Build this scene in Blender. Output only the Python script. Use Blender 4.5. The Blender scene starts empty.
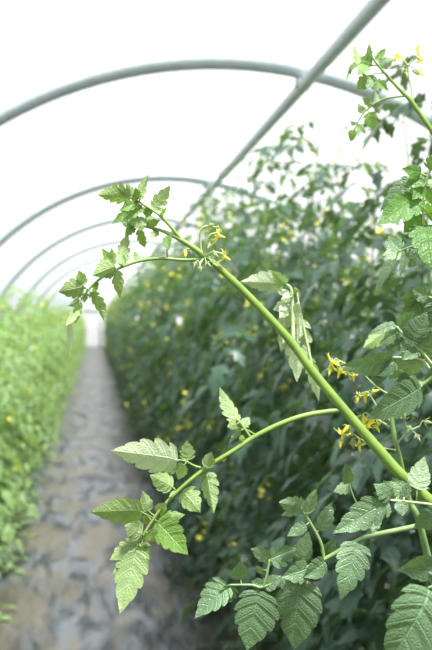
import bpy, math, random
from mathutils import Vector, Matrix
from math import sin, cos, pi, radians

SC = bpy.context.scene
COL = SC.collection
rnd = random.Random(11)

# ------------------------------------------------------------------ camera
CAM = Vector((0, 0, 1.5)); F = 50 / 36 * 650
YAW = math.atan((216 - 95) / F); PIT = math.atan(6 / F)
FW = Vector((sin(YAW) * cos(PIT), cos(YAW) * cos(PIT), -sin(PIT)))
RT = Vector((cos(YAW), -sin(YAW), 0))
UP = RT.cross(FW)
cd = bpy.data.cameras.new('camera'); cam = bpy.data.objects.new('camera', cd); COL.objects.link(cam)
cd.sensor_fit = 'VERTICAL'; cd.sensor_height = 36; cd.sensor_width = 24; cd.lens = 50
cd.clip_start = .05; cd.clip_end = 300
m = Matrix((RT, UP, -FW)).transposed().to_4x4(); m.translation = CAM; cam.matrix_world = m
cd.dof.use_dof = True; cd.dof.focus_distance = .95; cd.dof.aperture_fstop = 7.5
SC.camera = cam
def P(x, y, d=.95):
    return CAM + (FW + RT * ((x - 216) / F) - UP * ((y - 325) / F)) * d

# --------------------------------------------------------------- materials
def newmat(name):
    mt = bpy.data.materials.new(name); mt.use_nodes = True
    nt = mt.node_tree; nt.nodes.clear()
    return mt, nt, nt.nodes, nt.links
def N(nt, t, **kw):
    n = nt.nodes.new(t)
    for k, v in kw.items(): setattr(n, k, v)
    return n
def leaf_material(name, top, under, trans, tmix=.45, rough=.45, vein=.5, seedvar=.25, bump=.4):
    mt, nt, ns, lk = newmat(name)
    out = N(nt, 'ShaderNodeOutputMaterial')
    uv = N(nt, 'ShaderNodeUVMap'); sp = N(nt, 'ShaderNodeSeparateXYZ'); lk.new(uv.outputs[0], sp.inputs[0])
    def math_(op, a, b=None, c=None):
        n = N(nt, 'ShaderNodeMath', operation=op)
        for i, q in enumerate((a, b, c)):
            if q is None: continue
            if isinstance(q, (int, float)): n.inputs[i].default_value = q
            else: lk.new(q, n.inputs[i])
        return n.outputs[0]
    s = math_('MULTIPLY', math_('ABSOLUTE', math_('SUBTRACT', sp.outputs[0], .5)), 2)   # 0 at midrib .. 1 margin
    mid = math_('SUBTRACT', 1, math_('MULTIPLY', s, 14)); mid = math_('MAXIMUM', mid, 0)
    fr = math_('FRACT', math_('ADD', sp.outputs[1], .30))
    dv = math_('MINIMUM', fr, math_('SUBTRACT', 1, fr))
    sec = math_('MAXIMUM', math_('SUBTRACT', 1, math_('MULTIPLY', dv, 12)), 0)
    vn = math_('MAXIMUM', mid, math_('MULTIPLY', sec, math_('SUBTRACT', 1.0, math_('MULTIPLY', s, .6))))
    geo = N(nt, 'ShaderNodeNewGeometry'); oi = N(nt, 'ShaderNodeObjectInfo')
    tc = N(nt, 'ShaderNodeTexCoord')
    nz = N(nt, 'ShaderNodeTexNoise'); nz.inputs['Scale'].default_value = 28; nz.inputs['Detail'].default_value = 3
    lk.new(tc.outputs['Object'], nz.inputs['Vector'])
    nf = N(nt, 'ShaderNodeTexNoise'); nf.inputs['Scale'].default_value = 420; nf.inputs['Detail'].default_value = 2
    lk.new(tc.outputs['Object'], nf.inputs['Vector'])
    def mixc(f, a, b, mode='MIX'):
        n = N(nt, 'ShaderNodeMix', data_type='RGBA', blend_type=mode)
        if isinstance(f, (int, float)): n.inputs[0].default_value = f
        else: lk.new(f, n.inputs[0])
        for i, q in ((6, a), (7, b)):
            if isinstance(q, tuple): n.inputs[i].default_value = (*q, 1)
            else: lk.new(q, n.inputs[i])
        return n.outputs[2]
    base = mixc(geo.outputs['Backfacing'], top, under)
    veinc = mixc(geo.outputs['Backfacing'], tuple(min(1, c * 1.9 + .02) for c in top), tuple(min(1, c * 1.5 + .08) for c in under))
    base = mixc(math_('MULTIPLY', vn, vein), base, veinc)
    k = math_('ADD', math_('MULTIPLY', nz.outputs[0], .9), .55)
    k = math_('MULTIPLY', k, math_('ADD', math_('MULTIPLY', oi.outputs['Random'], seedvar), 1 - seedvar / 2))
    hs = N(nt, 'ShaderNodeHueSaturation'); lk.new(base, hs.inputs['Color']); lk.new(k, hs.inputs['Value'])
    pb = N(nt, 'ShaderNodeBsdfPrincipled'); lk.new(hs.outputs[0], pb.inputs['Base Color'])
    pb.inputs['Roughness'].default_value = rough; pb.inputs['Specular IOR Level'].default_value = .45
    bp = N(nt, 'ShaderNodeBump'); bp.inputs['Strength'].default_value = bump; bp.inputs['Distance'].default_value = .0016
    vo = N(nt, 'ShaderNodeTexVoronoi', feature='DISTANCE_TO_EDGE'); vo.inputs['Scale'].default_value = 330
    lk.new(tc.outputs['Object'], vo.inputs['Vector'])
    ret = math_('MINIMUM', math_('MULTIPLY', vo.outputs['Distance'], 3.2), 1)
    hgt = math_('SUBTRACT', math_('ADD', math_('MULTIPLY', nf.outputs[0], .3), math_('MULTIPLY', ret, .28)), math_('MULTIPLY', vn, .6))
    lk.new(hgt, bp.inputs['Height']); lk.new(bp.outputs[0], pb.inputs['Normal'])
    tr = N(nt, 'ShaderNodeBsdfTranslucent')
    tcol = mixc(math_('MULTIPLY', vn, .35), trans, tuple(c * .55 for c in trans))
    h2 = N(nt, 'ShaderNodeHueSaturation'); lk.new(tcol, h2.inputs['Color']); lk.new(k, h2.inputs['Value'])
    lk.new(h2.outputs[0], tr.inputs['Color']); lk.new(bp.outputs[0], tr.inputs['Normal'])
    mx = N(nt, 'ShaderNodeMixShader'); mx.inputs[0].default_value = tmix
    lk.new(pb.outputs[0], mx.inputs[1]); lk.new(tr.outputs[0], mx.inputs[2]); lk.new(mx.outputs[0], out.inputs[0])
    return mt
def plain(name, col, rough=.5, noise=.0, nscale=20, metal=0, trans=0, col2=None, bump=0):
    mt, nt, ns, lk = newmat(name)
    out = N(nt, 'ShaderNodeOutputMaterial'); pb = N(nt, 'ShaderNodeBsdfPrincipled')
    pb.inputs['Roughness'].default_value = rough; pb.inputs['Metallic'].default_value = metal
    tc = N(nt, 'ShaderNodeTexCoord'); nz = N(nt, 'ShaderNodeTexNoise'); nz.inputs['Scale'].default_value = nscale; nz.inputs['Detail'].default_value = 4
    lk.new(tc.outputs['Object'], nz.inputs[0])
    rp = N(nt, 'ShaderNodeValToRGB'); lk.new(nz.outputs[0], rp.inputs[0])
    c2 = col2 or tuple(c * (1 - noise) for c in col)
    rp.color_ramp.elements[0].color = (*c2, 1); rp.color_ramp.elements[1].color = (*col, 1)
    rp.color_ramp.elements[0].position = .35; rp.color_ramp.elements[1].position = .65
    lk.new(rp.outputs[0], pb.inputs['Base Color'])
    if bump:
        bp = N(nt, 'ShaderNodeBump'); bp.inputs['Strength'].default_value = bump; bp.inputs['Distance'].default_value = .01
        lk.new(nz.outputs[0], bp.inputs['Height']); lk.new(bp.outputs[0], pb.inputs['Normal'])
    if trans:
        tr = N(nt, 'ShaderNodeBsdfTranslucent'); lk.new(rp.outputs[0], tr.inputs[0])
        mx = N(nt, 'ShaderNodeMixShader'); mx.inputs[0].default_value = trans
        lk.new(pb.outputs[0], mx.inputs[1]); lk.new(tr.outputs[0], mx.inputs[2]); lk.new(mx.outputs[0], out.inputs[0])
    else: lk.new(pb.outputs[0], out.inputs[0])
    return mt

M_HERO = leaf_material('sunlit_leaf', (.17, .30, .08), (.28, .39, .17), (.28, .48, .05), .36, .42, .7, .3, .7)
M_LIT = leaf_material('bright_green_leaf', (.085, .19, .045), (.22, .34, .14), (.22, .42, .04), .38, .40, .6, .3, .7)
M_WHT = leaf_material('pale_leaf', (.24, .38, .14), (.50, .60, .40), (.34, .50, .14), .36, .42, .7, .3, .7)  # paler leaf colours than the main leaf, palest on the underside
M_GREY = leaf_material('grey_green_leaf', (.115, .195, .105), (.23, .33, .19), (.20, .38, .05), .22, .38, .55, .3, .8)
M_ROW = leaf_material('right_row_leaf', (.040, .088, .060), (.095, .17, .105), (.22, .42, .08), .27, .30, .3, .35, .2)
M_ROWSHADE = leaf_material('shaded_row_leaf', (.036, .078, .052), (.085, .15, .095), (.16, .32, .05), .13, .30, .3, .35, .2)  # row leaf darkened and less translucent: hedge shade put into the near plants' colour
M_LEFT = leaf_material('left_row_leaf', (.18, .29, .12), (.30, .40, .22), (.32, .50, .10), .42, .45, .3, .3, .2)
M_STEM = plain('stem_green', (.20, .32, .055), .4, .25, 60, trans=.06, col2=(.145, .25, .045))
M_STEM_G = plain('grey_stem_green', (.21, .33, .12), .5, .25, 60, col2=(.15, .26, .09))
M_PALE = plain('pale_petiole', (.42, .55, .26), .5, .2, 60, trans=.1)
M_ROWSTEM = plain('row_stem', (.13, .23, .07), .6, .3, 40)
M_YEL = plain('petal_yellow', (.95, .92, .13), .5, .15, 200, trans=.2, col2=(.95, .88, .09))
M_SEP = plain('sepal_green', (.42, .52, .25), .6, .2, 200, trans=.2)
M_STEEL = plain('galvanised_steel', (.48, .56, .60), .42, .2, 25, metal=.1, col2=(.40, .47, .51))
M_CLAMP = plain('clamp_steel', (.33, .37, .40), .4, .3, 80, metal=.6)
M_SOIL = plain('soil', (.11, .085, .06), .95, .4, 9, bump=.6)
M_FRUIT = plain('green_tomato', (.30, .46, .10), .3, .1, 30)

def film_material(nm, lo, hi, dif):
    mt, nt, ns, lk = newmat(nm)
    out = N(nt, 'ShaderNodeOutputMaterial')
    tl = N(nt, 'ShaderNodeBsdfTranslucent'); tl.inputs[0].default_value = (.93, .95, .98, 1)
    tp = N(nt, 'ShaderNodeBsdfTransparent'); tp.inputs[0].default_value = (.95, .97, 1, 1)
    tc = N(nt, 'ShaderNodeTexCoord'); nz = N(nt, 'ShaderNodeTexNoise'); nz.inputs['Scale'].default_value = .9
    nz.inputs['Detail'].default_value = 3
    lk.new(tc.outputs['Object'], nz.inputs[0])
    mr = N(nt, 'ShaderNodeMapRange'); mr.inputs[3].default_value = lo; mr.inputs[4].default_value = hi
    lk.new(nz.outputs[0], mr.inputs[0])
    mx = N(nt, 'ShaderNodeMixShader'); lk.new(mr.outputs[0], mx.inputs[0])
    df = N(nt, 'ShaderNodeBsdfDiffuse'); df.inputs[0].default_value = (.93, .95, .97, 1)
    m0 = N(nt, 'ShaderNodeMixShader'); m0.inputs[0].default_value = dif
    lk.new(tl.outputs[0], m0.inputs[1]); lk.new(df.outputs[0], m0.inputs[2])
    lk.new(m0.outputs[0], mx.inputs[1]); lk.new(tp.outputs[0], mx.inputs[2]); lk.new(mx.outputs[0], out.inputs[0])
    return mt
M_FILM = film_material('roof_film', .73, .80, .05); M_END = film_material('end_wall_film', .05, .08, .45)

def path_material():
    mt, nt, ns, lk = newmat('ground_cover')
    out = N(nt, 'ShaderNodeOutputMaterial'); pb = N(nt, 'ShaderNodeBsdfPrincipled'); lk.new(pb.outputs[0], out.inputs[0])
    tc = N(nt, 'ShaderNodeTexCoord')
    def noise(sc, det, vec=None, dist=0):
        n = N(nt, 'ShaderNodeTexNoise'); n.inputs['Scale'].default_value = sc; n.inputs['Detail'].default_value = det
        n.inputs['Distortion'].default_value = dist
        lk.new(vec or tc.outputs['Object'], n.inputs[0]); return n.outputs[0]
    mp = N(nt, 'ShaderNodeMapping'); mp.inputs['Scale'].default_value = (3.2, .75, 1); lk.new(tc.outputs['Object'], mp.inputs[0])
    c = noise(3.0, 7, mp.outputs[0], .8)
    b = noise(8, 5, mp.outputs[0])
    r1 = N(nt, 'ShaderNodeValToRGB'); lk.new(c, r1.inputs[0])
    e = r1.color_ramp.elements
    e[0].position = .41; e[0].color = (.008, .011, .015, 1); e[1].position = .61; e[1].color = (.080, .092, .108, 1)
    mp2 = N(nt, 'ShaderNodeMapping'); mp2.inputs['Scale'].default_value = (2.4, .75, 1); mp2.inputs['Location'].default_value = (3, 7, 1); lk.new(tc.outputs['Object'], mp2.inputs[0])
    a = noise(2.2, 6, mp2.outputs[0], .5)
    r2 = N(nt, 'ShaderNodeValToRGB'); lk.new(a, r2.inputs[0])
    r2.color_ramp.elements[0].position = .46; r2.color_ramp.elements[0].color = (0, 0, 0, 1)
    r2.color_ramp.elements[1].position = .60; r2.color_ramp.elements[1].color = (.8, .8, .8, 1)
    mx = N(nt, 'ShaderNodeMix', data_type='RGBA'); lk.new(r2.outputs[0], mx.inputs[0]); lk.new(r1.outputs[0], mx.inputs[6])
    mx.inputs[7].default_value = (.090, .078, .060, 1)
    lk.new(mx.outputs[2], pb.inputs['Base Color'])
    pb.inputs['Roughness'].default_value = .42; pb.inputs['Specular IOR Level'].default_value = .5
    bp = N(nt, 'ShaderNodeBump'); bp.inputs['Strength'].default_value = .4; bp.inputs['Distance'].default_value = .02
    lk.new(b, bp.inputs['Height']); lk.new(bp.outputs[0], pb.inputs['Normal'])
    return mt
M_PATH = path_material()

# ------------------------------------------------------------ mesh helpers
class MB:
    def __init__(s): s.v = []; s.f = []; s.uv = []; s.mi = []
    def build(s, name, mats, parent=None, smooth=True):
        me = bpy.data.meshes.new(name)
        me.from_pydata([tuple(p) for p in s.v], [], s.f)
        if not isinstance(mats, (list, tuple)): mats = [mats]
        for mt in mats: me.materials.append(mt)
        uvl = me.uv_layers.new(name='UVMap')
        if s.uv:
            flat = []
            for f in s.f:
                for i in f: flat += s.uv[i]
            uvl.data.foreach_set('uv', flat)
        if len(mats) > 1: me.polygons.foreach_set('material_index', s.mi)
        me.polygons.foreach_set('use_smooth', [smooth] * len(s.f))
        me.update()
        o = bpy.data.objects.new(name, me); COL.objects.link(o)
        if parent is not None: o.parent = parent
        return o
    def add(s, vs, fs, uvs=None, mi=0):
        k = len(s.v); s.v += vs; s.uv += uvs or [(.5, .5)] * len(vs)
        s.f += [tuple(i + k for i in f) for f in fs]; s.mi += [mi] * len(fs)

def smooth_path(pts, sub=6):
    """Catmull-Rom through (Vector, radius) points"""
    if len(pts) < 3: return pts
    out = []
    for i in range(len(pts) - 1):
        p0 = pts[max(i - 1, 0)]; p1 = pts[i]; p2 = pts[i + 1]; p3 = pts[min(i + 2, len(pts) - 1)]
        for k in range(sub):
            t = k / sub
            def cr(a, b, c, d): return .5 * ((2 * b) + (c - a) * t + (2 * a - 5 * b + 4 * c - d) * t * t + (3 * b - a - 3 * c + d) * t ** 3)
            out.append((cr(p0[0], p1[0], p2[0], p3[0]), cr(p0[1], p1[1], p2[1], p3[1])))
    out.append(pts[-1]); return out
def tube(mb, pts, sides=8, mi=0, caps=True, uvs=True):
    n = len(pts); vs = []; fs = []
    t0 = (pts[1][0] - pts[0][0]).normalized()
    a = t0.orthogonal().normalized()
    for i, (p, r) in enumerate(pts):
        t = (pts[min(i + 1, n - 1)][0] - pts[max(i - 1, 0)][0]).normalized()
        a = (a - t * a.dot(t)); a = a.normalized() if a.length > 1e-6 else t.orthogonal().normalized()
        b = t.cross(a)
        for k in range(sides):
            q = 2 * pi * k / sides; vs.append(p + (a * cos(q) + b * sin(q)) * r)
    for i in range(n - 1):
        for k in range(sides):
            k2 = (k + 1) % sides
            fs.append((i * sides + k, i * sides + k2, (i + 1) * sides + k2, (i + 1) * sides + k))
    if caps:
        fs.append(tuple(range(sides))[::-1]); fs.append(tuple((n - 1) * sides + k for k in range(sides)))
    mb.add(vs, fs, None, mi)

def leaflet(mb, base, tip, W, up, R, nl=5, per=4, cs=(-1, -.62, -.28, 0, .28, .62, 1), tooth=.33, fold=.15, arch=.08,
            sweep=.42, wave=.06, puck=.03, mi=0, lobe=.0):
    """one tomato leaflet: ovate blade with coarse forward pointing teeth"""
    ax = tip - base; L = ax.length; ax = ax / L
    z = up - ax * up.dot(ax)
    z = z.normalized() if z.length > 1e-5 else ax.orthogonal().normalized()
    y = z.cross(ax)
    prof = {1: ((0, 0),), 2: ((0, 0), (.62, 1)), 3: ((0, 0), (.35, .8), (.75, 1))}.get(per, ((0, 0), (.16, .5), (.42, .86), (.70, 1.0), (.90, .86)))
    if per == 1: prof = ((0, 0), (.66, 1))
    dth = {s: [tooth * R.uniform(.6, 1.25) * (1.45 if i == 1 else 1) for i in range(nl + 1)] for s in (-1, 1)}
    for q in (-1, 1): dth[q][0] *= .5; dth[q][nl - 1] *= .55
    lb = {s: R.uniform(.86, 1.12) for s in (-1, 1)}
    ph = R.uniform(0, 6.3); side_curl = R.uniform(-.6, 1); asym = {1: R.uniform(-.05, .05) / nl, -1: R.uniform(-.05, .05) / nl}
    nc = len(cs); vs = []; uvs = []
    rows = []
    lag = min(.2, .42 * W / L)
    for i in range(nl):
        for (fr, g) in prof:
            if i == 0 and fr == 0: fr = .06; g = .3
            rows.append((i, fr, g))
    rows.insert(0, (0, 0, 0))
    for (i, fr, g) in rows:
        t = (i + fr) / nl
        env = (t ** .5) * ((1 - t) ** 1.12) / .365 if 0 < t < 1 else 0
        for s in cs:
            sg = -1 if s < 0 else 1; a_ = abs(s)
            w = W / 2 * env * (1 - dth[sg][i] * (1 - g) * a_ ** 1.6) * (1 + (lb[sg] - 1) * a_)
            yy = s * w
            tt = t - lag * sin(pi * t) * (1 - a_) + (.30 / nl * g * a_ ** 2 * (1 - t) if i < nl - 1 else 0) - .10 * a_ * (1 - t) ** 3 * min(1, t * 12)
            xx = tt * L
            zz = fold * abs(yy) + arch * 4 * t * (1 - t) * L + wave * W * s * s * sin(5.5 * t + ph + sg) * side_curl
            zz += puck * W * a_ * (1 - a_) * 3 * (g - .5) * env
            vs.append(base + ax * min(xx, L * 1.0) + y * yy + z * zz)
            uvs.append(((s + 1) / 2, t * nl))
    vs_fs = []
    for r in range(len(rows) - 1):
        for c in range(nc - 1):
            a = r * nc + c
            vs_fs.append((a, a + nc, a + nc + 1, a + 1) if True else None)
    # tip
    k = len(vs); vs.append(tip.copy()); uvs.append((.5, nl))
    r = len(rows) - 1
    for c in range(nc - 1): vs_fs.append((r * nc + c, k, r * nc + c + 1))
    # winding: front normal must be +z
    p0, p1, p2 = (vs[i] for i in vs_fs[(len(rows) // 2) * (nc - 1)][:3])
    if (p1 - p0).cross(p2 - p1).dot(z) < 0: vs_fs = [f[::-1] for f in vs_fs]
    mb.add(vs, vs_fs, uvs, mi)

def tagged(o, label=None, cat=None, group=None, kind=None):
    if label: o['label'] = label
    if cat: o['category'] = cat
    if group: o['group'] = group
    if kind: o['kind'] = kind
    return o
def empty(name, loc):
    o = bpy.data.objects.new(name, None); COL.objects.link(o); o.location = loc; o.empty_display_size = .1
    return o
def copy_tree(o, parent=None):
    c = o.copy(); COL.objects.link(c)
    if parent is not None: c.parent = parent
    for ch in list(o.children): copy_tree(ch, c)
    return c

# ------------------------------------------------------------------ flowers
def flower_mb(mb, c, d, size, R, petals=5, openness=1.0, sep=True):
    """c = calyx centre, d = direction the flower faces (hangs); size = petal length"""
    d = d.normalized(); a = d.orthogonal().normalized(); b = d.cross(a)
    o0 = R.uniform(0, 6)
    # anther cone
    tube(mb, [(c, size * .10), (c + d * size * .25, size * .15), (c + d * size * .6, size * .09), (c + d * size * .82, size * .02)], 7, 0)
    def strap(ang, pts, w, mi):
        rd = a * cos(ang) + b * sin(ang); tn = d.cross(rd)
        vs = []; fs = []
        for (r, h, ww) in pts:
            p = c + rd * r * size + d * h * size
            vs += [p - tn * w * ww * size, p + rd * .0 + d * -.04 * size * ww, p + tn * w * ww * size]
        for i in range(len(pts) - 1):
            k = i * 3
            fs += [(k, k + 3, k + 4, k + 1), (k + 1, k + 4, k + 5, k + 2)]
        mb.add(vs, fs, None, mi)
    for k in range(petals):
        q = o0 + 2 * pi * k / petals + R.uniform(-.12, .12); op = openness * R.uniform(.7, 1.15)
        strap(q, [(.05, 0, .5), (.3 * op + .05, .18, 1), (.65 * op, .10 - .1 * op, .85), (.92 * op, -.15 * op, .45), (1.05 * op, -.42 * op + .1, .05)], .17, 0)
    if sep:
        for k in range(5):
            q = o0 + .6 + 2 * pi * k / 5
            strap(q, [(.03, -.02, .8), (.35, -.02, 1), (.7, .0, .6), (1.0, -.12, .08)], .07, 1)
def bud_mb(mb, c, d, size, R, yellow=False):
    d = d.normalized()
    tube(mb, [(c, size * .12), (c + d * size * .3, size * .22), (c + d * size * .7, size * .14), (c + d * size * 1.05, size * .02)], 7, 0 if yellow else 1)
    a = d.orthogonal().normalized(); b = d.cross(a)
    for k in range(5):
        q = 2 * pi * k / 5 + R.uniform(-.3, .3); rd = a * cos(q) + b * sin(q)
        tube(mb, [(c, size * .07), (c + rd * size * .3 + d * size * .2, size * .06), (c + rd * size * R.uniform(.5, .8) + d * size * .55, size * .012)], 4, 1)

def truss(root, name, stalk, flowers, mat_stalk, d=.95, label=None, w=2.4):
    """stalk = list of px polylines; flowers = (x,y,depth,dirx,diry,size_px,kind)"""
    O = root.location; mb = MB()
    def rel(x, y, dd): return P(x, y, dd) - O
    for pl in stalk:
        pts = [(rel(q[0], q[1], q[2] if len(q) > 2 else d), w / 2 * d / F * (1.1 - .4 * i / max(1, len(pl) - 1))) for i, q in enumerate(pl)]
        tube(mb, smooth_path(pts, 5), 6)
    R = random.Random(hash(name + str(len(flowers))) & 255 if False else len(flowers) * 7 + len(stalk))
    allp = [(q[0], q[1], q[2] if len(q) > 2 else d) for pl in stalk for q in pl]
    for fl in flowers:
        x, y, dd, dx, dy, s, kd = fl
        near = min(allp, key=lambda q: (q[0] - x) ** 2 + (q[1] - y) ** 2)
        a, c = rel(*near), rel(x, y, dd)
        if (a - c).length > .001:
            mid = (a + c) / 2 + Vector((0, 0, .0025))
            tube(mb, smooth_path([(a, .0007), (mid, .0006), (c, .0007)], 3), 5)
    t = mb.build(name, mat_stalk, root)
    if label: t['label'] = label
    for fl in flowers:
        x, y, dd, dx, dy, s, kd = fl
        c = rel(x, y, dd); dr = RT * dx - UP * dy - FW * R.uniform(-.1, .6); m2 = MB()
        if kd == 'f': flower_mb(m2, c, dr, s * dd / F, R)
        elif kd == 'b': bud_mb(m2, c, dr, s * dd / F, R)
        elif kd == 'y': bud_mb(m2, c, dr, s * dd / F, R, True)
        m2.build('flower' if kd == 'f' else 'bud', [M_YEL, M_SEP], t)
    return t

# --------------------------------------------------- foreground leaf builder
def stem_part(root, pts, mat, name='stem', sides=12, hair=0, R=rnd):
    """pts = (x,y,depth,width_px) or (Vector,radius)"""
    O = root.location; q = []
    for p in pts:
        if len(p) == 2: q.append((p[0] - O, p[1]))
        else: q.append((P(p[0], p[1], p[2]) - O, p[3] / 2 * p[2] / F))
    q = smooth_path(q, 8); mb = MB(); tube(mb, q, sides)
    for _ in range(hair):       # fine stem hairs and small glands
        i = R.randrange(len(q) - 1); t = R.random()
        c = q[i][0].lerp(q[i + 1][0], t); ax = (q[i + 1][0] - q[i][0]).normalized(); r = q[i][1]
        dd = Vector((R.gauss(0, 1), R.gauss(0, 1), R.gauss(0, 1))); dd = (dd - ax * dd.dot(ax)).normalized()
        tube(mb, [(c + dd * r * .95, .00013), (c + dd * (r + R.uniform(.0010, .0022)), .00005)], 3, caps=False)
    return mb.build(name, mat, root)
def comp_leaf(root, rach, leaflets, mat, mat_r, seed, d=.95, label=None, toward=0, **dflt):
    """rach: list of polylines [(x,y,depth,w_px)...]; leaflets: (bx,by,tx,ty,w_px,opts)"""
    R = random.Random(seed); O = root.location; mb = MB(); allp = []
    for pl in rach:
        q = [(P(a, b, c) - O, w / 2 * c / F) for a, b, c, w in pl]
        sp = smooth_path(q, 7); tube(mb, sp, 9)
        n = len(pl) - 1
        for i in range(n):
            for k in range(7):
                t = k / 7; A, B = pl[i], pl[i + 1]
                allp.append((A[0] + (B[0] - A[0]) * t, A[1] + (B[1] - A[1]) * t, A[2] + (B[2] - A[2]) * t))
        allp.append(pl[-1][:3])
    items = []
    for lf in leaflets:
        bx, by, tx, ty, w = lf[:5]; o = dict(dflt); o.update(lf[5] if len(lf) > 5 else {})
        near = min(allp, key=lambda q: (q[0] - bx) ** 2 + (q[1] - by) ** 2)
        bd = o.get('bd', near[2] + R.uniform(-.006, .006)); td = bd + o.get('dz', R.uniform(-.018, .018))
        a = P(*near) - O; b = P(bx, by, bd) - O; t = P(tx, ty, td) - O
        if (a - b).length > .0015:
            tube(mb, [(a, .0008), ((a + b) / 2 - UP * .0004, .0007), (b + (t - b) * .05, .0006)], 6)
        items.append((b, t, w * bd / F, o))
    L = mb.build('compound_leaf', mat_r, root)
    if label: L['label'] = label
    for b, t, w, o in items:
        m2 = MB(); ax = (t - b).normalized()
        toc = (-FW if o.get('side', 'u') == 't' else FW)
        toc = Matrix.Rotation(radians(o.get('roll', R.uniform(-25, 25))), 3, ax) @ toc
        ln = (t - b).length
        nl = o.get('nl', 5 if ln > .035 else (4 if ln > .02 else 3))
        leaflet(m2, b, t, w * 1.22, toc, R, nl=nl, tooth=o.get('tooth', .36) * .78, fold=o.get('fold', R.uniform(.0, .3)),
                arch=o.get('arch', R.uniform(.0, .10)), wave=o.get('wave', .09), puck=.05)
        lo = m2.build('leaflet', o.get('mat', mat), L)
    return L

# ====================================================== FOREGROUND PLANTS ==
D = .95
hero = tagged(empty('tomato_plant', (.56, .93, 0)),
    'sharp green tomato shoot reaching diagonally across the picture, one leaf hanging over the path', 'plant')
stem_part(hero, [(Vector((.56, .93, 0)), .008), (Vector((.545, .93, .35)), .0085), (Vector((.52, .925, .8)), .0085), (Vector((.47, .92, 1.13)), .008),
    (470, 536, .96, 14), (432, 503, .955, 12.5), (401, 475, .95, 11.5), (378, 449, .95, 10.6), (341, 406, .95, 9.6), (311.5, 370, .95, 8.8),
    (291, 342, .95, 8.3), (263, 311, .948, 7.8), (230, 278, .946, 7.2), (202, 254, .944, 6.2), (181, 240, .944, 4.8), (165, 232, .945, 3.6), (150, 227, .947, 2.6), (138, 225, .948, 1.8)],
    M_STEM, hair=500)
# leaf A: topmost rachis from the fork
comp_leaf(hero, [[(183, 242, .944, 3.4), (170, 226, .942, 3.2), (159, 215, .94, 2.8), (142, 203.5, .94, 2.2), (131, 198, .94, 1.6)]], [
    (131, 198, 97, 195, 19, dict(side='u', fold=.35, roll=-30, tooth=.42, dz=-.01)),
    (133, 197, 126, 183, 8), (129, 196, 118, 187, 6), (140, 199, 150.5, 172, 10, dict(roll=40, fold=.3)),
    (137, 200, 135, 187, 9, dict(side='t', roll=30)),
    (154, 210, 170.5, 185, 13, dict(side='u', roll=20, tooth=.42)), (142, 206, 112, 224, 16, dict(side='t', roll=30, tooth=.35)),
    (137, 202, 119, 211, 10, dict(side='t')), (150, 208, 146, 219, 8), (152, 211, 143, 214, 8, dict(side='t')), (160, 217, 167, 207, 4),
    (147, 206, 138, 213, 8, dict(roll=40))],
    M_HERO, M_STEM, 3)
# leaf B: young tip leaves around the apex
comp_leaf(hero, [[(140, 225.4, .948, 1.8), (133, 226, .95, 1.3), (129, 230, .95, 1.0)]], [
    (138, 227, 119.5, 219, 11, dict(side='u', roll=35, fold=.5)), (139, 229, 145, 248, 9, dict(side='t', roll=10, fold=.35)),
    (142, 225, 122, 213, 12, dict(side='t', roll=20)), (146, 226, 128, 217, 12, dict(side='u')),
    (150, 226, 150, 214, 10), (147, 226, 160, 220, 9, dict(side='t')), (158, 230, 150, 238, 8), (134, 227, 125, 236, 9, dict(side='t'))],
    M_HERO, M_STEM, 5)
# leaf C: long arching leaf to the left with drooping tip
comp_leaf(hero, [[(206, 259, .945, 3.4), (185, 260, .944, 3.3), (160, 258.5, .942, 3.2), (140, 261, .94, 3.0), (118.75, 268.5, .938, 2.8), (100, 279, .936, 2.5), (89.6, 288.3, .935, 2.2), (81, 300, .934, 1.6)]], [
    (122, 265, 128.5, 231, 14, dict(side='u', tooth=.5, roll=25)), (116, 270, 120, 299, 11, dict(tooth=.45, roll=20)),
    (115, 266, 92.5, 275.5, 18, dict(side='u', fold=.4, roll=-25)), (112, 266, 102, 248, 9, dict(fold=.4)), (113, 265, 111.5, 247.5, 7),
    (110, 272, 110, 280, 6), (107, 274, 100, 277, 4), (84, 287, 58.5, 292, 17, dict(side='u', fold=.35, roll=-20)), (83, 286, 78.5, 270, 9, dict(fold=.4)),
    (80, 296, 74, 292, 6), (80, 302, 66, 326, 11, dict(side='u', roll=30)), (79, 300, 67, 306, 8), (79, 303, 75, 324, 7, dict(side='t')),
    (68, 322, 70, 356, 6, dict(side='u', roll=30, tooth=.15, fold=.5, mat=M_WHT)), (91, 292, 105.5, 323, 12, dict(side='u', roll=25, tooth=.42)), (86, 293, 84, 303, 6),
    (137, 260, 134.5, 251, 6), (167, 236, 169, 251, 9, dict(side='t', tooth=.25, roll=15)), (121, 266, 125, 255, 7, dict(side='t')),
    (97, 282, 93, 296, 5)],
    M_HERO, M_STEM, 8)
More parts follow.
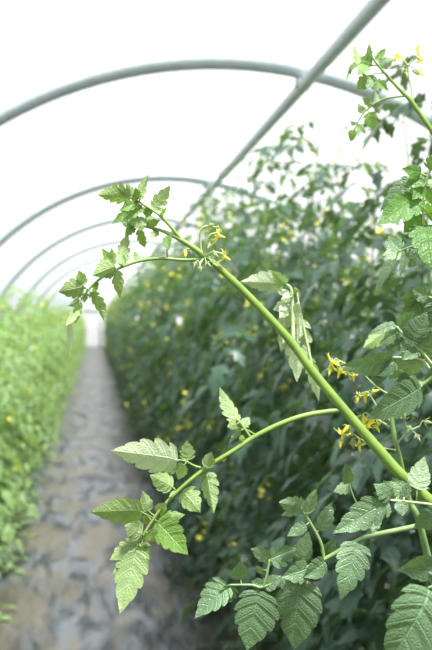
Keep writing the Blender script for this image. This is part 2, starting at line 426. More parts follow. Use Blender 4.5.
# leaf D: two upright petioles with crumpled pale leaflets, behind the stem
comp_leaf(hero, [[(293, 343, .957, 4.2), (293, 325, .962, 4), (292.5, 305, .965, 3.8), (291, 289, .965, 3.2), (285, 283.5, .965, 2.2)],
                 [(312, 366, .957, 3), (304, 329, .962, 2.6), (299, 305, .963, 2.2), (296.5, 289, .964, 1.8)]], [
    (284, 284, 239.5, 282, 20, dict(side='u', fold=.3, roll=-15, tooth=.45)), (285, 284, 271, 270, 13, dict(side='t', roll=-10)),
    (291, 297, 281, 299, 8), (288, 293, 276, 289, 8, dict(side='u')), (291, 311, 281, 352, 21, dict(side='u', bd=.972, roll=10)),
    (297, 318, 297, 382.5, 24, dict(side='u', bd=.970, fold=.2, roll=5, tooth=.42)), (296, 303, 300, 339, 8, dict(side='u', roll=30)),
    (308, 357, 319, 402, 13, dict(side='u', bd=.97, roll=25, tooth=.45)), (303, 335, 309, 360, 9, dict(side='u', bd=.968)),
    (287, 303, 273, 310, 12, dict(side='u', bd=.97)), (290, 330, 283, 345, 10, dict(side='u', bd=.97)), (290, 305, 279, 318, 11, dict(side='u', bd=.972)),
    (294, 288, 300, 298, 5, dict(side='t'))],
    M_WHT, M_PALE, 12, label='crumpled pale leaf on two upright stalks behind the stem')
# leaf E: big sunlit leaf hanging over the path
comp_leaf(hero, [[(341, 410, .95, 5.6), (307, 415, .945, 5.4), (280, 424, .94, 5.2), (254, 437, .935, 5), (236, 449, .93, 4.6), (206, 468, .925, 4.2), (180, 489, .92, 3.6), (161, 509, .917, 3.2), (149, 526, .915, 2.8), (138.4, 543, .913, 2.2)],
                 [(206, 469, .925, 2.4), (195, 466, .925, 2.1), (185, 461, .925, 1.9), (176, 460, .925, 1.7)],
                 [(251, 438, .935, 2.6), (245, 429, .937, 2.1), (238.5, 420.5, .94, 1.7)], [(257, 436, .935, 1.8), (249, 431, .936, 1.4), (243, 429, .937, 1.1)]], [
    (178, 460.5, 110, 450.5, 32, dict(side='u', mat=M_WHT, fold=.22, roll=-12, tooth=.34, arch=.05, dz=-.01)),
    (188, 460, 187, 440, 13, dict(side='u', roll=-10)), (184, 465, 178, 480, 11, dict(side='u')), (176, 462, 162, 473, 13, dict(side='u')),
    (173, 487, 149.5, 474.5, 19, dict(side='u', tooth=.2, roll=15)), (205, 467, 212, 452, 11, dict(side='u', fold=.4)), (206, 472, 213.5, 513, 19, dict(side='u', roll=25, fold=.4)),
    (182, 491, 201, 513, 20, dict(side='u')), (143, 511.4, 89, 512.5, 27, dict(side='u', fold=.2, roll=-20, tooth=.38, dz=-.01)),
    (148, 511, 142.5, 490.5, 13, dict(side='u', roll=-10)), (149, 517, 143, 523, 8, dict(side='t', tooth=.1)), (142, 534, 124.5, 525.5, 19, dict(side='u', tooth=.18)),
    (157, 521, 188, 555, 28, dict(side='t', tooth=.3, roll=10, fold=.1)), (160, 520, 185, 514.5, 14, dict(side='u')), (147, 533, 161, 542, 17, dict(side='u', tooth=.15)),
    (141, 546, 148, 571, 14, dict(side='u', tooth=.15)), (139, 546, 151, 546, 10, dict(side='u')), (136, 544, 109.5, 560, 18, dict(side='u')),
    (137, 545, 120, 614, 27, dict(side='u', fold=.1, roll=8, tooth=.4)), (126, 563, 112, 574, 9, dict(side='u')), (157, 513, 166, 503, 10, dict(side='u', tooth=.1)),
    (237.5, 421, 219.5, 387, 15, dict(side='u', roll=30, fold=.35, tooth=.42)), (243, 425, 250, 417, 9), (240, 431, 229, 443, 6, dict(mat=M_GREY)), (237, 424, 227, 427, 9, dict(side='u')),
    (240, 441, 243, 435, 5), (240, 428, 236, 434, 8, dict(side='u')), (176, 492, 169, 497, 5, dict(tooth=.05))],
    M_HERO, M_STEM, 21, label='bright green leaf hanging out over the path')
# leaf G: grey green leaf low in the frame
G = .985
comp_leaf(hero, [[(452, 516, .975, 6.4), (417, 526, G, 5.6), (372.5, 535.6, G, 5.2), (353.6, 543, G, 5), (326.7, 558, G, 4.4), (308, 567, G, 3.8), (285, 577, G, 3.2), (263, 587, G, 3), (251, 585, G, 2.6), (229, 585, G, 2.0)],
                 [(263, 588, G, 3), (267, 574, G, 2.6), (269.5, 559.5, G, 2.2)],
                 [(324, 559, G, 3.4), (321, 543, G, 3.2), (311, 524, G, 3), (301, 508, G, 2.4)],
                 [(372.5, 534, G, 2.4), (366, 518, G, 2), (355, 500, G, 1.6), (349, 483, G, 1.6)]], [
    (259, 590, 246.5, 651, 38, dict(side='t', tooth=.3, fold=.12, roll=5, wave=.05)), (229, 585, 195, 619, 28, dict(side='t', roll=40, fold=.3, tooth=.4)), (233, 585, 217, 606, 16, dict(side='t')),
    (240.6, 579, 239.5, 560.5, 15, dict(side='t', tooth=.08)), (262, 585, 251, 581, 11, dict(side='t', tooth=.1)), (264, 570, 254, 568.5, 8, dict(side='t', tooth=.1)),
    (264, 588, 283, 576, 13, dict(side='t', tooth=.15)), (302, 578, 294, 650, 40, dict(side='t', tooth=.3, fold=.1, wave=.05)),
    (325, 561, 303, 577, 20, dict(side='t', tooth=.15)), (307, 568, 281, 577, 20, dict(side='t')), (270, 559, 296, 548, 20, dict(side='t')), (269, 559, 250, 549, 15, dict(side='u')),
    (301, 561, 308.5, 531, 16, dict(side='t', tooth=.2, bd=1.01)), (302, 507, 279, 503, 17, dict(side='u', roll=-20, fold=.3)), (302, 509, 281, 516, 10, dict(side='u')),
    (307, 513, 316.5, 489.5, 12, dict(side='u', roll=20, tooth=.1)), (319, 531, 332, 501, 17, dict(side='t', tooth=.22)), (306, 525, 287, 536.5, 11, dict(side='t', tooth=.08)),
    (323, 553, 336, 538, 13, dict(side='t', tooth=.1, bd=1.0)), (357, 542, 340.5, 601, 27, dict(side='t', tooth=.32, fold=.12, dz=-.02)),
    (366, 523, 350, 528, 12, dict(side='t')), (352, 545, 345, 560, 12, dict(side='t', tooth=.15, bd=1.0)), (370, 530, 381, 517, 11, dict(side='t', bd=1.01)),
    (350, 485, 333, 492, 12, dict(side='u')), (349, 483, 345, 462, 10, dict(side='t')), (283, 578, 292, 592, 12, dict(side='t', tooth=.12))],
    M_GREY, M_STEM_G, 33, d=G, label='grey green shaded leaf low in the frame')
# leaf H: leaf pointing left just below the stem
H = .925
comp_leaf(hero, [[(446, 513, .945, 3.6), (432, 505, .94, 3), (410, 502, .93, 2.7), (387, 500, H, 2.2)]], [
    (388, 500, 332, 533.5, 29, dict(side='t', tooth=.32, fold=.18, roll=10, dz=-.01)), (402, 501, 402, 516.5, 13, dict(side='t', tooth=.1)),
    (402, 499, 392.5, 477, 20, dict(side='u', roll=-20, fold=.4)), (390, 498, 373, 484, 17, dict(side='t', roll=20)), (397, 499, 383, 480, 14, dict(side='u', fold=.4)),
    (417, 489, 425, 456, 19, dict(side='u', tooth=.2)), (440, 514, 414, 527, 22, dict(side='t', tooth=.15)), (404, 498, 409, 481, 10, dict(side='t'))],
    M_GREY, M_PALE, 40, label='grey green leaf pointing left just under the main stem')
truss(hero, 'flower_truss', [[(202, 256, .944), (200, 240, .942), (201.5, 229, .94), (208, 226, .94), (217, 227.5, .94)], [(203, 256, .944), (206, 244, .938), (210, 235, .936), (217, 233, .936)],
    [(204, 258, .944), (213, 252, .936), (222, 254, .934)], [(204, 258, .944), (200, 264, .936), (201, 270, .936)], [(200, 253, .95), (190, 249, .955), (185.5, 250, .957)]],
    [(217, 235, .938, .8, .25, 11, 'f'), (219, 229, .94, -.1, 1, 8, 'y'), (223, 256, .935, .9, .5, 11, 'f'), (185.5, 250, .957, 0, 1, 9, 'y'), (210, 244, .938, -.4, .8, 7, 'b'),
     (200, 266, .936, .1, 1, 8, 'b'), (206, 262, .934, .8, .8, 8, 'b'), (213, 263, .934, .9, .7, 8, 'b'), (196, 262, .936, -.4, 1, 7, 'b'), (214, 253, .934, .7, .7, 7, 'b'), (208, 226, .94, .9, -.2, 8, 'b')],
    M_PALE, label='truss of yellow flowers near the tip of the stem', w=2.2)

# --- second plant: flowering stem right behind the main one
J = 1.03
second = tagged(empty('tomato_plant', (.50, 1.10, 0)), 'tomato plant right of the diagonal stem carrying clusters of yellow flowers and grey green leaves', 'plant')
stem_part(second, [(Vector((.50, 1.10, 0)), .007), (Vector((.50, 1.10, .5)), .007), (Vector((.47, 1.10, .95)), .0065), (425, 545, 1.06, 7), (409, 500, 1.05, 6),
    (400, 460, 1.04, 5.4), (395, 440, J, 5), (392, 415, J, 4.6), (398, 400, J, 4.4), (420, 386, J, 4.2), (432, 376, J, 4), (446, 352, J, 4), (452, 320, J, 4), (446, 290, J, 3.4), (436, 270, J, 2.5)], M_STEM_G, hair=120)
comp_leaf(second, [[(434, 376, J, 3.4), (423, 361, J, 3), (408, 358, J, 2.6), (393, 357.5, J, 2.2)], [(422, 385, J, 2.2), (410, 377, J, 2.0), (400, 370, J, 1.6)]], [
    (392, 358, 338.5, 366, 22, dict(side='t', roll=-25, tooth=.3, fold=.2, dz=-.03)), (395, 360, 375, 376, 16, dict(side='t')),
    (420, 358, 388.5, 380, 24, dict(side='u', tooth=.25)), (412, 357, 400, 343, 14, dict(side='t')), (421, 387, 366, 419, 32, dict(side='t', roll=-20, tooth=.25, fold=.1, bd=1.0, dz=-.03)),
    (428, 370, 445, 380, 22, dict(side='t')), (424, 360, 432, 343, 16, dict(side='t')), (404, 372, 402, 390, 10, dict(side='t', tooth=.15))],
    M_GREY, M_PALE, 50)
comp_leaf(second, [[(450, 380, J, 3), (434, 366, J, 3), (420, 350, J, 2.8), (408, 339, J, 2.4), (397, 327, J, 1.8)]], [
    (399, 326, 415, 311, 14, dict(side='t', fold=.3)), (396, 325, 367, 336, 10, dict(side='t', roll=35)), (388, 328, 362, 349, 15, dict(side='u', mat=M_HERO, bd=1.05, roll=15)),
    (399, 331, 379, 344, 13, dict(side='t')), (405, 340, 385, 350, 13, dict(side='t')), (412, 341, 427, 312, 22, dict(side='t', tooth=.2)), (420, 350, 432, 330, 16, dict(side='t')),
    (418, 350, 402, 360, 13, dict(side='t'))], M_GREY, M_PALE, 52)
comp_leaf(second, [[(452, 315, 1.06, 3), (436, 300, 1.08, 2.6), (424, 296, 1.1, 2)]], [
    (425, 298, 400, 318, 24, dict(side='t')), (430, 297, 412, 288, 16, dict(side='t')), (424, 295, 398, 300, 20, dict(side='t')), (436, 303, 428, 330, 20, dict(side='t')), (440, 298, 442, 275, 16, dict(side='t'))],
    M_GREY, M_PALE, 53)
truss(second, 'flower_truss', [[(400, 400, J), (378, 388, J), (362, 373, J), (350, 366, 1.04), (338, 360, 1.05)]],
    [(334, 361, 1.05, -.6, .8, 12, 'f'), (331, 368, 1.05, -.3, .9, 9, 'y'), (340, 370, 1.05, -.3, 1, 12, 'f'), (348, 372, 1.05, .3, 1, 9, 'b'), (353, 374, 1.05, .1, 1, 10, 'f'), (352, 368, 1.05, .8, .6, 8, 'b')], M_PALE, w=2)
truss(second, 'flower_truss', [[(394, 425, J), (378, 408, J), (368, 393, J), (360, 394, J)], [(392, 428, J), (380, 421, 1.04), (368, 414, 1.05)]],
    [(365, 394, 1.04, 0, 1, 12, 'f'), (358, 395, 1.04, -.2, 1, 9, 'y'), (371, 392, 1.04, .8, -.2, 9, 'y'), (370, 420, 1.05, -.2, 1, 12, 'f'), (366, 424, 1.05, -.5, .8, 10, 'f'), (376, 425, 1.05, .4, .9, 11, 'f'),
     (362, 416, 1.05, -.9, .2, 9, 'b'), (384, 422, 1.05, .5, .8, 9, 'b'), (379, 415, 1.05, .4, -.6, 9, 'b')], M_PALE, w=2)
truss(second, 'flower_truss', [[(396, 450, J), (378, 447, 1.04), (362, 440, 1.05), (348, 430, 1.06)], [(396, 445, J), (408, 432, 1.02), (420, 426, 1.02)]],
    [(344, 433, 1.06, -.3, 1, 13, 'f'), (349, 426, 1.06, -.5, .4, 11, 'y'), (352, 440, 1.06, .2, 1, 10, 'b'), (359, 444, 1.06, .1, 1, 11, 'f'), (365, 438, 1.05, .5, .4, 10, 'b'), (341, 440, 1.06, -.2, 1, 9, 'y'),
     (372, 441, 1.05, .4, .9, 9, 'b'), (410, 426, 1.02, -.4, .8, 9, 'b'), (404, 420, 1.02, 0, -.8, 9, 'b'), (416, 434, 1.02, .4, .8, 9, 'b'), (424, 421, 1.02, .8, .2, 9, 'b')], M_PALE, w=2)
truss(second, 'flower_truss', [[(425, 384, J), (415, 379, 1.04), (408, 374, 1.05)]], [(406, 374, 1.05, -.2, 1, 12, 'f'), (400, 378, 1.05, -.8, .6, 9, 'b'), (411, 380, 1.05, .4, 1, 9, 'y')], M_PALE, w=2)

# --- near plant low right
near = tagged(empty('tomato_plant', (.52, .80, 0)), 'large soft leaves of the plant closest to the lens at lower right corner', 'plant')
stem_part(near, [(Vector((.52, .80, 0)), .007), (Vector((.50, .80, .6)), .007), (Vector((.42, .80, 1.1)), .006), (478, 560, .82, 7), (468, 500, .82, 5), (470, 470, .83, 3)], M_STEM_G)
comp_leaf(near, [[(478, 562, .82, 4), (455, 572, .8, 4), (438, 584, .79, 3.5), (428, 588, .79, 2.5)]], [
    (436, 565, 398, 569.5, 27, dict(side='t', tooth=.12, arch=.05)), (440, 572, 416, 557, 16, dict(side='t', tooth=.1)), (428, 588, 384, 668, 58, dict(side='t', tooth=.25, fold=.1)),
    (440, 590, 445, 650, 40, dict(side='t')), (452, 572, 470, 610, 40, dict(side='t')), (432, 632, 418, 650, 16, dict(side='t', bd=.84))], M_GREY, M_STEM_G, 60)

# --- upper right plant (leaf K)
K = .93
upper = tagged(empty('tomato_plant', (.60, 1.0, 0)), 'tomato plant at the right edge with broad bright green leaves held against the sky', 'plant')
stem_part(upper, [(Vector((.60, 1.0, 0)), .007), (Vector((.60, 1.0, .9)), .007), (Vector((.57, .98, 1.4)), .006), (500, 290, .96, 6), (480, 230, .95, 5), (466, 180, .95, 4), (456, 140, .95, 3)], M_STEM_G)
comp_leaf(upper, [[(482, 240, .95, 4), (455, 238, .94, 3.6), (433, 234, K, 3.4), (424, 228, K, 3.2), (423.5, 212, K, 3), (424, 197, K, 2.6), (426, 182, K, 2.4), (431, 168, K, 2)]], [
    (417, 198, 377.5, 224.5, 27, dict(side='t', tooth=.38, dz=-.03)), (421, 173, 401, 168.5, 13, dict(side='t')), (425, 178, 404, 187, 15, dict(side='t')), (412, 178, 380, 212, 15, dict(side='t', mat=M_GREY, bd=.95)),
    (421, 214, 403.5, 233, 20, dict(side='t')), (424, 226, 432, 270, 30, dict(side='t', dz=-.03, tooth=.35)), (426, 200, 442, 190, 16, dict(side='t')), (420, 195, 411, 184, 13, dict(side='u')),
    (426, 214, 444, 206, 18, dict(side='t')), (430, 170, 440, 152, 14, dict(side='t')), (424, 184, 412, 200, 14, dict(side='t')), (421, 204, 404, 214, 14, dict(side='u', bd=.95)), (428, 186, 437, 178, 10)],
    M_LIT, M_PALE, 70)
comp_leaf(upper, [[(496, 285, .96, 3), (450, 262, .99, 2.6), (420, 246, 1.02, 2), (398, 252, 1.05, 1.6)]], [
    (398, 252, 374, 296, 12, dict(side='t', roll=50, bd=1.1)), (410, 248, 400, 278, 9, dict(side='t', roll=40, bd=1.04)), (404, 250, 382, 256, 16, dict(side='u', bd=1.08)), (420, 247, 408, 268, 18, dict(side='t', bd=1.08)),
    (400, 250, 388, 236, 16, dict(side='t'))], M_GREY, M_PALE, 72)

# --- top right flowering shoot (M)
Q = 1.2
top = tagged(empty('tomato_plant', (.66, 1.25, 0)), 'tall tomato shoot in the top right corner crossing the nearest hoop, with pale yellow flowers', 'plant')
stem_part(top, [(Vector((.66, 1.25, 0)), .007), (Vector((.66, 1.25, 1.0)), .0065), (500, 250, 1.22, 6), (460, 172, 1.21, 5.6), (432, 131, Q, 5.2), (411, 101, Q, 4.6), (404, 94, Q, 4), (390, 79, Q, 3), (377, 64, Q, 2.4), (373, 58, Q, 1.6)], M_STEM)
comp_leaf(top, [[(405, 96, Q, 2.8), (394, 97, Q, 2.4), (384, 99, Q, 2.2), (372, 106, Q, 2), (362, 115, Q, 1.6), (354, 131, Q, 1.2)]], [
    (369, 112, 375.5, 131, 13, dict(side='t', roll=20)), (364, 112, 358, 103, 8), (378, 102, 374, 90, 11, dict(mat=M_GREY)), (376, 104, 380, 114, 8, dict(mat=M_GREY)), (354, 131, 350, 142, 8), (357, 124, 350, 120, 7), (356, 126, 366, 134, 8, dict(side='t')), (372, 105, 362, 98, 8)], M_HERO, M_STEM, 80)
comp_leaf(top, [[(378, 65, Q, 1.8), (366, 66, Q, 1.5), (356, 64, Q, 1.2)], [(384, 73, Q, 1.6), (374, 74, Q, 1.3), (366, 80, Q, 1.1)]], [
    (357, 64, 348, 70, 7, dict(side='t')), (366, 66, 357, 52, 9), (358, 64, 354, 44, 7), (370, 60, 369, 43, 8), (376, 60, 386, 48, 7, dict(side='t')), (378, 64, 396, 59, 10, dict(mat=M_GREY)),
    (372, 64, 360, 58, 12, dict(side='t')), (368, 67, 357, 76, 12, dict(side='t')), (352, 66, 345, 82, 4, dict(mat=M_GREY)), (368, 76, 357, 91, 13, dict(side='t')), (376, 81, 389.5, 92, 9, dict(side='t')),
    (372, 75, 366, 88, 12, dict(mat=M_GREY)), (374, 80, 378, 92, 10, dict(mat=M_GREY))], M_HERO, M_STEM, 82)
truss(top, 'flower_truss', [[(412, 102, Q), (412, 92, Q), (409, 78, Q), (408, 64, Q)], [(408, 66, Q), (414, 58, Q), (418, 54, Q)], [(408, 66, Q), (403, 60, Q), (399, 57, Q)]],
    [(398, 57, Q, -.5, -.4, 9, 'f'), (417, 50, Q, .2, -.9, 10, 'f'), (419, 60, Q, .9, .1, 9, 'f'), (417, 71, Q, .8, .7, 9, 'y'), (403, 68, Q, -.2, 1, 8, 'b'), (406, 72, Q, .1, 1, 8, 'b'), (413, 70, Q, .5, .8, 7, 'b')], M_PALE, d=Q, w=2)

# ================================================================= THE ROWS
def row_foliage(seed, H, halfw, mat, nstem, internode, leaf_len, lsize, yspread=.3, top_sparse=.25):
    """stems + one foliage mesh + flower positions for a row plant"""
    R = random.Random(seed); st = MB(); fo = MB(); flow = []
    for k in range(nstem):
        bx, by = R.uniform(-.10, .10), (k - (nstem - 1) / 2) * .16 + R.uniform(-.04, .04)
        hh = H * R.uniform(.86, 1.04); ph = R.uniform(0, 6.3)
        def axis(z):
            q = z / hh
            return Vector((bx + .05 * sin(3 * q + ph) + (R_lean[0]) * q * q, by + .05 * cos(2.5 * q + ph) + (R_lean[1]) * q * q, z))
        R_lean = (R.uniform(-.16, .16), R.uniform(-.12, .12))
        n = 14
        tube(st, [(axis(hh * i / n), .0075 - .005 * i / n) for i in range(n + 1)], 6)
        z = .06; az = R.uniform(0, 6.3); cnt = 0
        while z < hh:
            az += 2.4 + R.uniform(-.5, .5); q = z / hh
            A = axis(z); near_top = max(0, (q - (1 - top_sparse)) / top_sparse)
            ll = leaf_len * R.uniform(.75, 1.15) * (1 - .55 * near_top)
            # squeeze azimuths so that foliage forms a hedge face
            dr = Vector((cos(az) * halfw / .42, sin(az) * .95, 0)); rise = R.uniform(.05, .55)
            pts = []; m = 6
            for i in range(m + 1):
                t = i / m
                pts.append(A + dr * ll * (t - .10 * t * t) + Vector((0, 0, ll * (rise * t - (.55 + rise * .75) * t * t * (1 - .6 * near_top)))))
            for p in pts:
                if p.z < .03: p.z = .03 + R.uniform(0, .03)
            tube(st, [(p, .0022 - .0014 * i / m) for i, p in enumerate(pts)], 4, caps=False)
            def at(t):
                i = min(int(t * m), m - 1); return pts[i].lerp(pts[i + 1], t * m - i)
            tang = (pts[-1] - pts[-2]).normalized()
            specs = [(1.0, 0, 1.15)]
            for t in (.82, .60, .38):
                specs += [(t, 1, R.uniform(.75, 1.05)), (t, -1, R.uniform(.75, 1.05))]
            specs += [(.7, R.choice((-1, 1)), .38), (.48, R.choice((-1, 1)), .35)]
            for (t, sd, sc) in specs:
                if near_top > .5 and R.random() < .25: continue
                b = at(t); tg = (at(min(1, t + .1)) - at(t - .1)).normalized()
                lat = tg.cross(Vector((0, 0, 1)));
                lat = lat.normalized() if lat.length > .05 else Vector((1, 0, 0))
                dirn = (tg * R.uniform(.3, .7) + lat * sd * R.uniform(.7, 1.1) + Vector((0, 0, -R.uniform(.1, .8)))).normalized() if sd else (tg + Vector((0, 0, -R.uniform(.1, .5)))).normalized()
                L = lsize * sc * R.uniform(.8, 1.2) * (1 - .3 * near_top)
                b2 = b + dirn * .012; tp = b2 + dirn * L
                up = Vector((dr.x * .5 + R.uniform(-.35, .35), dr.y * .5 + R.uniform(-.35, .35), 1))
                if tp.z < .015: tp.z = .015 + R.uniform(0, .03)
                leaflet(fo, b2, tp, L * R.uniform(.5, .62), up, R, nl=3, per=1, cs=(-1, 0, 1), tooth=.42, fold=R.uniform(-.1, .35), arch=R.uniform(.02, .14), wave=.08, puck=0, sweep=.5)
            cnt += 1
            if cnt % 3 == 0 and q > .28 and R.random() < .85:
                flow.append((A + Vector((cos(az + 1.2) * halfw * .78, sin(az + 1.2) * .30, -.02)), R.random()))
            z += internode * R.uniform(.75, 1.25)
    return st, fo, flow
def flower_cluster_mesh(seed, frac):
    R = random.Random(seed); mb = MB()
    top_ = Vector((0, 0, .05)); end = Vector((.06, .01, -.03))
    tube(mb, smooth_path([(top_, .0012), (Vector((.03, 0, .045)), .0011), (end, .0008)], 3), 4, 1)
    for k in range(R.randint(4, 7)):
        t = R.random(); c = top_.lerp(end, t) + Vector((R.uniform(-.02, .02), R.uniform(-.025, .025), R.uniform(-.03, .0)))
        if R.random() < frac:
            d_ = Vector((R.uniform(-1, 1), R.uniform(-1, 1), -.8)).normalized(); a = d_.orthogonal().normalized(); b = d_.cross(a)
            tube(mb, [(c, .002), (c + d_ * .009, .0005)], 4, 0)
            s = R.uniform(.011, .015)
            for j in range(5):
                q = 2 * pi * j / 5; rd = a * cos(q) + b * sin(q); tn = d_.cross(rd)
                mb.add([c, c + rd * s * .5 + tn * s * .2 + d_ * .001, c + rd * s - d_ * s * .3, c + rd * s * .5 - tn * s * .2 + d_ * .001], [(0, 1, 2, 3)], None, 0)
        else:
            bud_mb(mb, c, Vector((R.uniform(-.5, .5), R.uniform(-.5, .5), -1)), .011, R)
    return mb
CL = [flower_cluster_mesh(s, .8) for s in (1, 2, 3)]
cluster_src = []
for c_ in CL:
    o = c_.build('flower_cluster', [M_YEL, M_SEP]); cluster_src.append(o.data); bpy.data.objects.remove(o)

def make_row_plant(seed, H, halfw, mat, nstem, internode, leaf_len, lsize, maxfl=14, **kw):
    st, fo, fl = row_foliage(seed, H, halfw, mat, nstem, internode, leaf_len, lsize, **kw)
    root = empty('tomato_plant', (0, 0, 0))
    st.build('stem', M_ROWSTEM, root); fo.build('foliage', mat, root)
    R = random.Random(seed + 5); R.shuffle(fl)
    for p, r in fl[:maxfl]:
        c = bpy.data.objects.new('flower_cluster', cluster_src[int(r * 2.99)]); COL.objects.link(c); c.parent = root
        c.location = p; c.rotation_euler = (0, 0, r * 40); c.scale = (1.1,) * 3
    return root

def place_rows():
    protos = {}
    Rr = random.Random(77)
    for i in range(5):
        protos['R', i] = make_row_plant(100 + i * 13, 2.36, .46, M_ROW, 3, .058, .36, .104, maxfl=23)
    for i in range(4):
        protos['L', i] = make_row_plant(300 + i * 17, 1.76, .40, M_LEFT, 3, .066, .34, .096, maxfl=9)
    protos['S', 0] = make_row_plant(501, 1.78, .42, M_ROWSHADE, 3, .062, .32, .112, maxfl=5)
    protos['S', 1] = make_row_plant(517, 2.12, .44, M_ROWSHADE, 3, .064, .34, .116, maxfl=6)
    used = set()
    def put(kind, i, x, y, rz, sc, label, group):
        key = (kind, i)
        if key in used: o = copy_tree(protos[key])
        else: o = protos[key]; used.add(key)
        o.location = (x, y, 0); o.rotation_euler = (0, 0, rz); o.scale = sc
        tagged(o, label, 'plant', group)
    y = 1.55; k = 0
    while y < 49:
        i = k % 5
        if y < 3.2: lab, g = 'tomato plant in the dark leafy hedge directly behind the sharp diagonal stem', 'row plants right behind the foreground shoot'
        elif y < 9: lab, g = 'tall dark green tomato plant in the middle stretch of the hedge right of the path', 'middle stretch of the right row'
        else: lab, g = 'blurred tomato plant in the far stretch of the hedge right of the path', 'far stretch of the right row'
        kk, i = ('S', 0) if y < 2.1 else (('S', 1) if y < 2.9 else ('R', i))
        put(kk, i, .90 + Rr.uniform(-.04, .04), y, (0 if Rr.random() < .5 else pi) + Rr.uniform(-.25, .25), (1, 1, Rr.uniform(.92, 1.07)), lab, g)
        y += .46 * Rr.uniform(.9, 1.1) * (1 if y < 20 else 1.35); k += 1
    y = 3.0; k = 0
    while y < 49:
        i = k % 4
        if y < 9: lab, g = 'light green tomato plant in the nearest stretch of the low hedge left of the path', 'near stretch of the left row'
        else: lab, g = 'blurred light green tomato plant far along the low hedge left of the path', 'far stretch of the left row'
        put('L', i, -.86 + Rr.uniform(-.04, .04), y, (0 if Rr.random() < .5 else pi) + Rr.uniform(-.25, .25), (1, 1, Rr.uniform(.86, 1.10)), lab, g)
        y += .46 * Rr.uniform(.9, 1.1) * (1 if y < 20 else 1.35); k += 1
    y = 3.4; k = 2
    while y < 9:
        put('R', k % 5, 1.58, y, Rr.uniform(0, 6), (.9, 1, Rr.uniform(.84, .9)), 'tomato plant seen in patches behind the right hedge', 'second row behind the right hedge')
        y += .6; k += 1
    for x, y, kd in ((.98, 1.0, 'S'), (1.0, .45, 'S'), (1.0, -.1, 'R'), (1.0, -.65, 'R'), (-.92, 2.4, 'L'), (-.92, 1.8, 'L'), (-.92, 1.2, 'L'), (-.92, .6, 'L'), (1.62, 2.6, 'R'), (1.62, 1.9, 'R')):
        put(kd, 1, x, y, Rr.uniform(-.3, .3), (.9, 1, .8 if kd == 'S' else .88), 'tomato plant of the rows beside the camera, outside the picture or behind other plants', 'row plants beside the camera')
place_rows()

# ============================================================== GREENHOUSE
HX, HZ, HR = .60, .69, 1.98
Y0, Y1 = -4.0, 50.0
def arch_pts(r, y, n=40):
    pts = [Vector((HX - r, y, 0)), Vector((HX - r, y, HZ * .5))]
    for i in range(n + 1):
        a = pi - pi * i / n
        pts.append(Vector((HX + r * cos(a), y, HZ + r * sin(a))))
    pts += [Vector((HX + r, y, HZ * .5)), Vector((HX + r, y, 0))]
    return pts
# film
mb = MB(); ny = 28; prof = arch_pts(HR + .032, 0)
vs = []; fs = []
for j in range(ny + 1):
    y = Y0 + (Y1 - Y0) * j / ny
    for p in prof: vs.append(Vector((p.x, y, p.z)))
npf = len(prof)
for j in range(ny):
    for i in range(npf - 1): fs.append((j * npf + i, j * npf + i + 1, (j + 1) * npf + i + 1, (j + 1) * npf + i))
mb.add(vs, fs); tagged(mb.build('ceiling', M_FILM), kind='structure')
for nm, y in (('wall_back', Y1), ('wall_front', Y0)):
    mb = MB(); pr = arch_pts(HR + .032, y); c = Vector((HX, y, .5)); mb.add(pr + [c], [(i, i + 1, len(pr)) for i in range(len(pr) - 1)] + [(len(pr) - 1, 0, len(pr))])
    tagged(mb.build(nm, M_END, smooth=False), kind='structure')
# end wall posts and rail
def bar(mb, a, b, r, sides=12): tube(mb, [(Vector(a), r), (Vector(b), r)], sides)
mb = MB(); bar(mb, (.28, Y1 - .05, 0), (.28, Y1 - .05, HZ + HR * .97), .04); tagged(mb.build('trim_1', M_STEEL), kind='structure')
mb = MB(); bar(mb, (-.75, Y1 - .05, 0), (-.75, Y1 - .05, HZ + 1.4), .04); tagged(mb.build('trim_2', M_STEEL), kind='structure')
mb = MB(); bar(mb, (-.75, Y1 - .05, 2.05), (.28, Y1 - .05, 2.05), .04); tagged(mb.build('trim_3', M_STEEL), kind='structure')
# hoops
labs = {1: 'nearest steel hoop, the thick arch across the whole top of the picture',
        2: 'second steel hoop, arching just above the tip of the tomato shoot',
        3: 'third steel hoop, its thin line running behind the upper leaves of the shoot'}
HOOPY = [0, 4.05, 7.4] + [10.35 + 3.0 * i for i in range(13)]
first = None
for k in range(-1, 15):
    if k < 1: continue
    y = HOOPY[k]
    if first is None:
        mb = MB(); tube(mb, [(p, .042) for p in arch_pts(HR, 0, 64)], 14); o = mb.build('greenhouse_hoop', M_STEEL); first = o
    else: o = first.copy(); COL.objects.link(o)
    o.location = (0, y, 0)
    o['label'] = labs.get(k, 'thin distant steel hoop among those fading towards the far end'); o['category'] = 'hoop'
    if k > 3: o['group'] = 'distant greenhouse hoops'
    elif 'group' in o: del o['group']
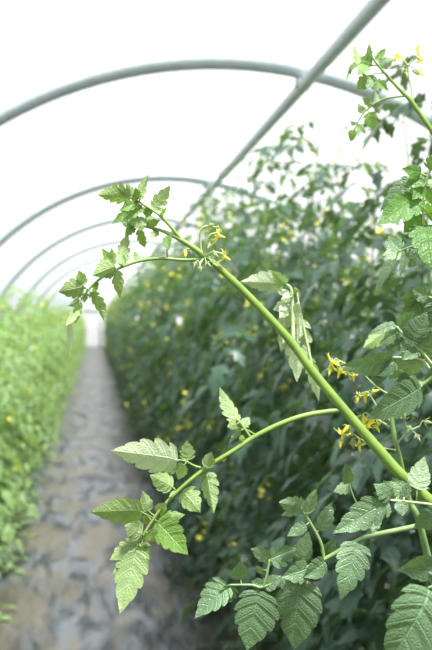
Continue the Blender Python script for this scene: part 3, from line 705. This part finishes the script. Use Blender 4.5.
# purlin pipe with clamps
px_ = .945; pz = HZ + math.sqrt(HR ** 2 - (px_ - HX) ** 2) - .072
pr = empty('roof_pipe', (px_, Y0, pz)); tagged(pr, 'long straight steel pipe running diagonally overhead under the hoops', 'pipe')
mb = MB(); tube(mb, [(Vector((0, (Y1 - Y0) * i / 20, 0)), .030) for i in range(21)], 14); mb.build('pipe', M_STEEL, pr)
clm = None
for k in range(1, 15):
    y = HOOPY[k]
    if clm is None:
        mb = MB(); pts = []
        for i in range(13):
            a = -pi * .15 - pi * .7 * i / 12
            pts.append((Vector((.026 * cos(a), 0, .026 * sin(a))), .006))
        tube(mb, pts, 6); 
        tube(mb, [(Vector((-.03, 0, -.014)), .006), (Vector((-.03, 0, .07)), .006), (Vector((0, 0, .078)), .006), (Vector((.03, 0, .07)), .006), (Vector((.03, 0, -.014)), .006)], 6)
        c = mb.build('clamp', M_CLAMP, pr); clm = c
    else: c = clm.copy(); COL.objects.link(c); c.parent = pr
    c.location = (0, y - Y0, 0)

# ground and path
mb = MB(); mb.add([Vector((-60, -60, 0)), Vector((60, -60, 0)), Vector((60, 160, 0)), Vector((-60, 160, 0))], [(0, 1, 2, 3)])
tagged(mb.build('floor', M_SOIL, smooth=False), kind='structure')
mb = MB(); R = random.Random(4); nx, nyy = 14, 500; vs = []; fs = []
from mathutils import noise as mn
for j in range(nyy + 1):
    y = -2 + 51.9 * (j / nyy) ** 1.3
    for i in range(nx + 1):
        x = -.68 + 1.36 * i / nx
        z = .014 + .012 * mn.noise(Vector((x * 4, y * 1.1, 0))) + .004 * mn.noise(Vector((x * 9, y * 3, 3)))
        if i in (0, nx): z = -.01
        vs.append(Vector((x + .02 * mn.noise(Vector((0, y * 2, i))), y, max(z, .002) if i not in (0, nx) else z)))
for j in range(nyy):
    for i in range(nx):
        a = j * (nx + 1) + i; fs.append((a, a + 1, a + nx + 2, a + nx + 1))
mb.add(vs, fs); tagged(mb.build('path', M_PATH), kind='structure')

# ==================================================================== LIGHT
w = bpy.data.worlds.new('sky'); SC.world = w; w.use_nodes = True
bg = w.node_tree.nodes['Background']; bg.inputs[0].default_value = (.90, .95, 1.0, 1); bg.inputs[1].default_value = .52
sl = bpy.data.lights.new('sun', 'SUN'); so = bpy.data.objects.new('sun', sl); COL.objects.link(so)
sl.energy = 10.5; sl.angle = radians(9); sl.color = (1, .96, .88)
sd = Vector((.20, -.38, 1.0))     # direction towards the sun
so.rotation_euler = sd.to_track_quat('Z', 'Y').to_euler()

vs_ = SC.view_settings
SC.display_settings.display_device = 'sRGB'
vs_.view_transform = 'Standard'; vs_.look = 'None'; vs_.gamma = 1; vs_.exposure = .5; vs_.use_curve_mapping = False
cy = SC.cycles
cy.max_bounces = 8; cy.diffuse_bounces = 4; cy.glossy_bounces = 2; cy.transmission_bounces = 6; cy.transparent_max_bounces = 12
cy.use_denoising = True; cy.caustics_reflective = False; cy.caustics_refractive = False
cy.sample_clamp_indirect = 6
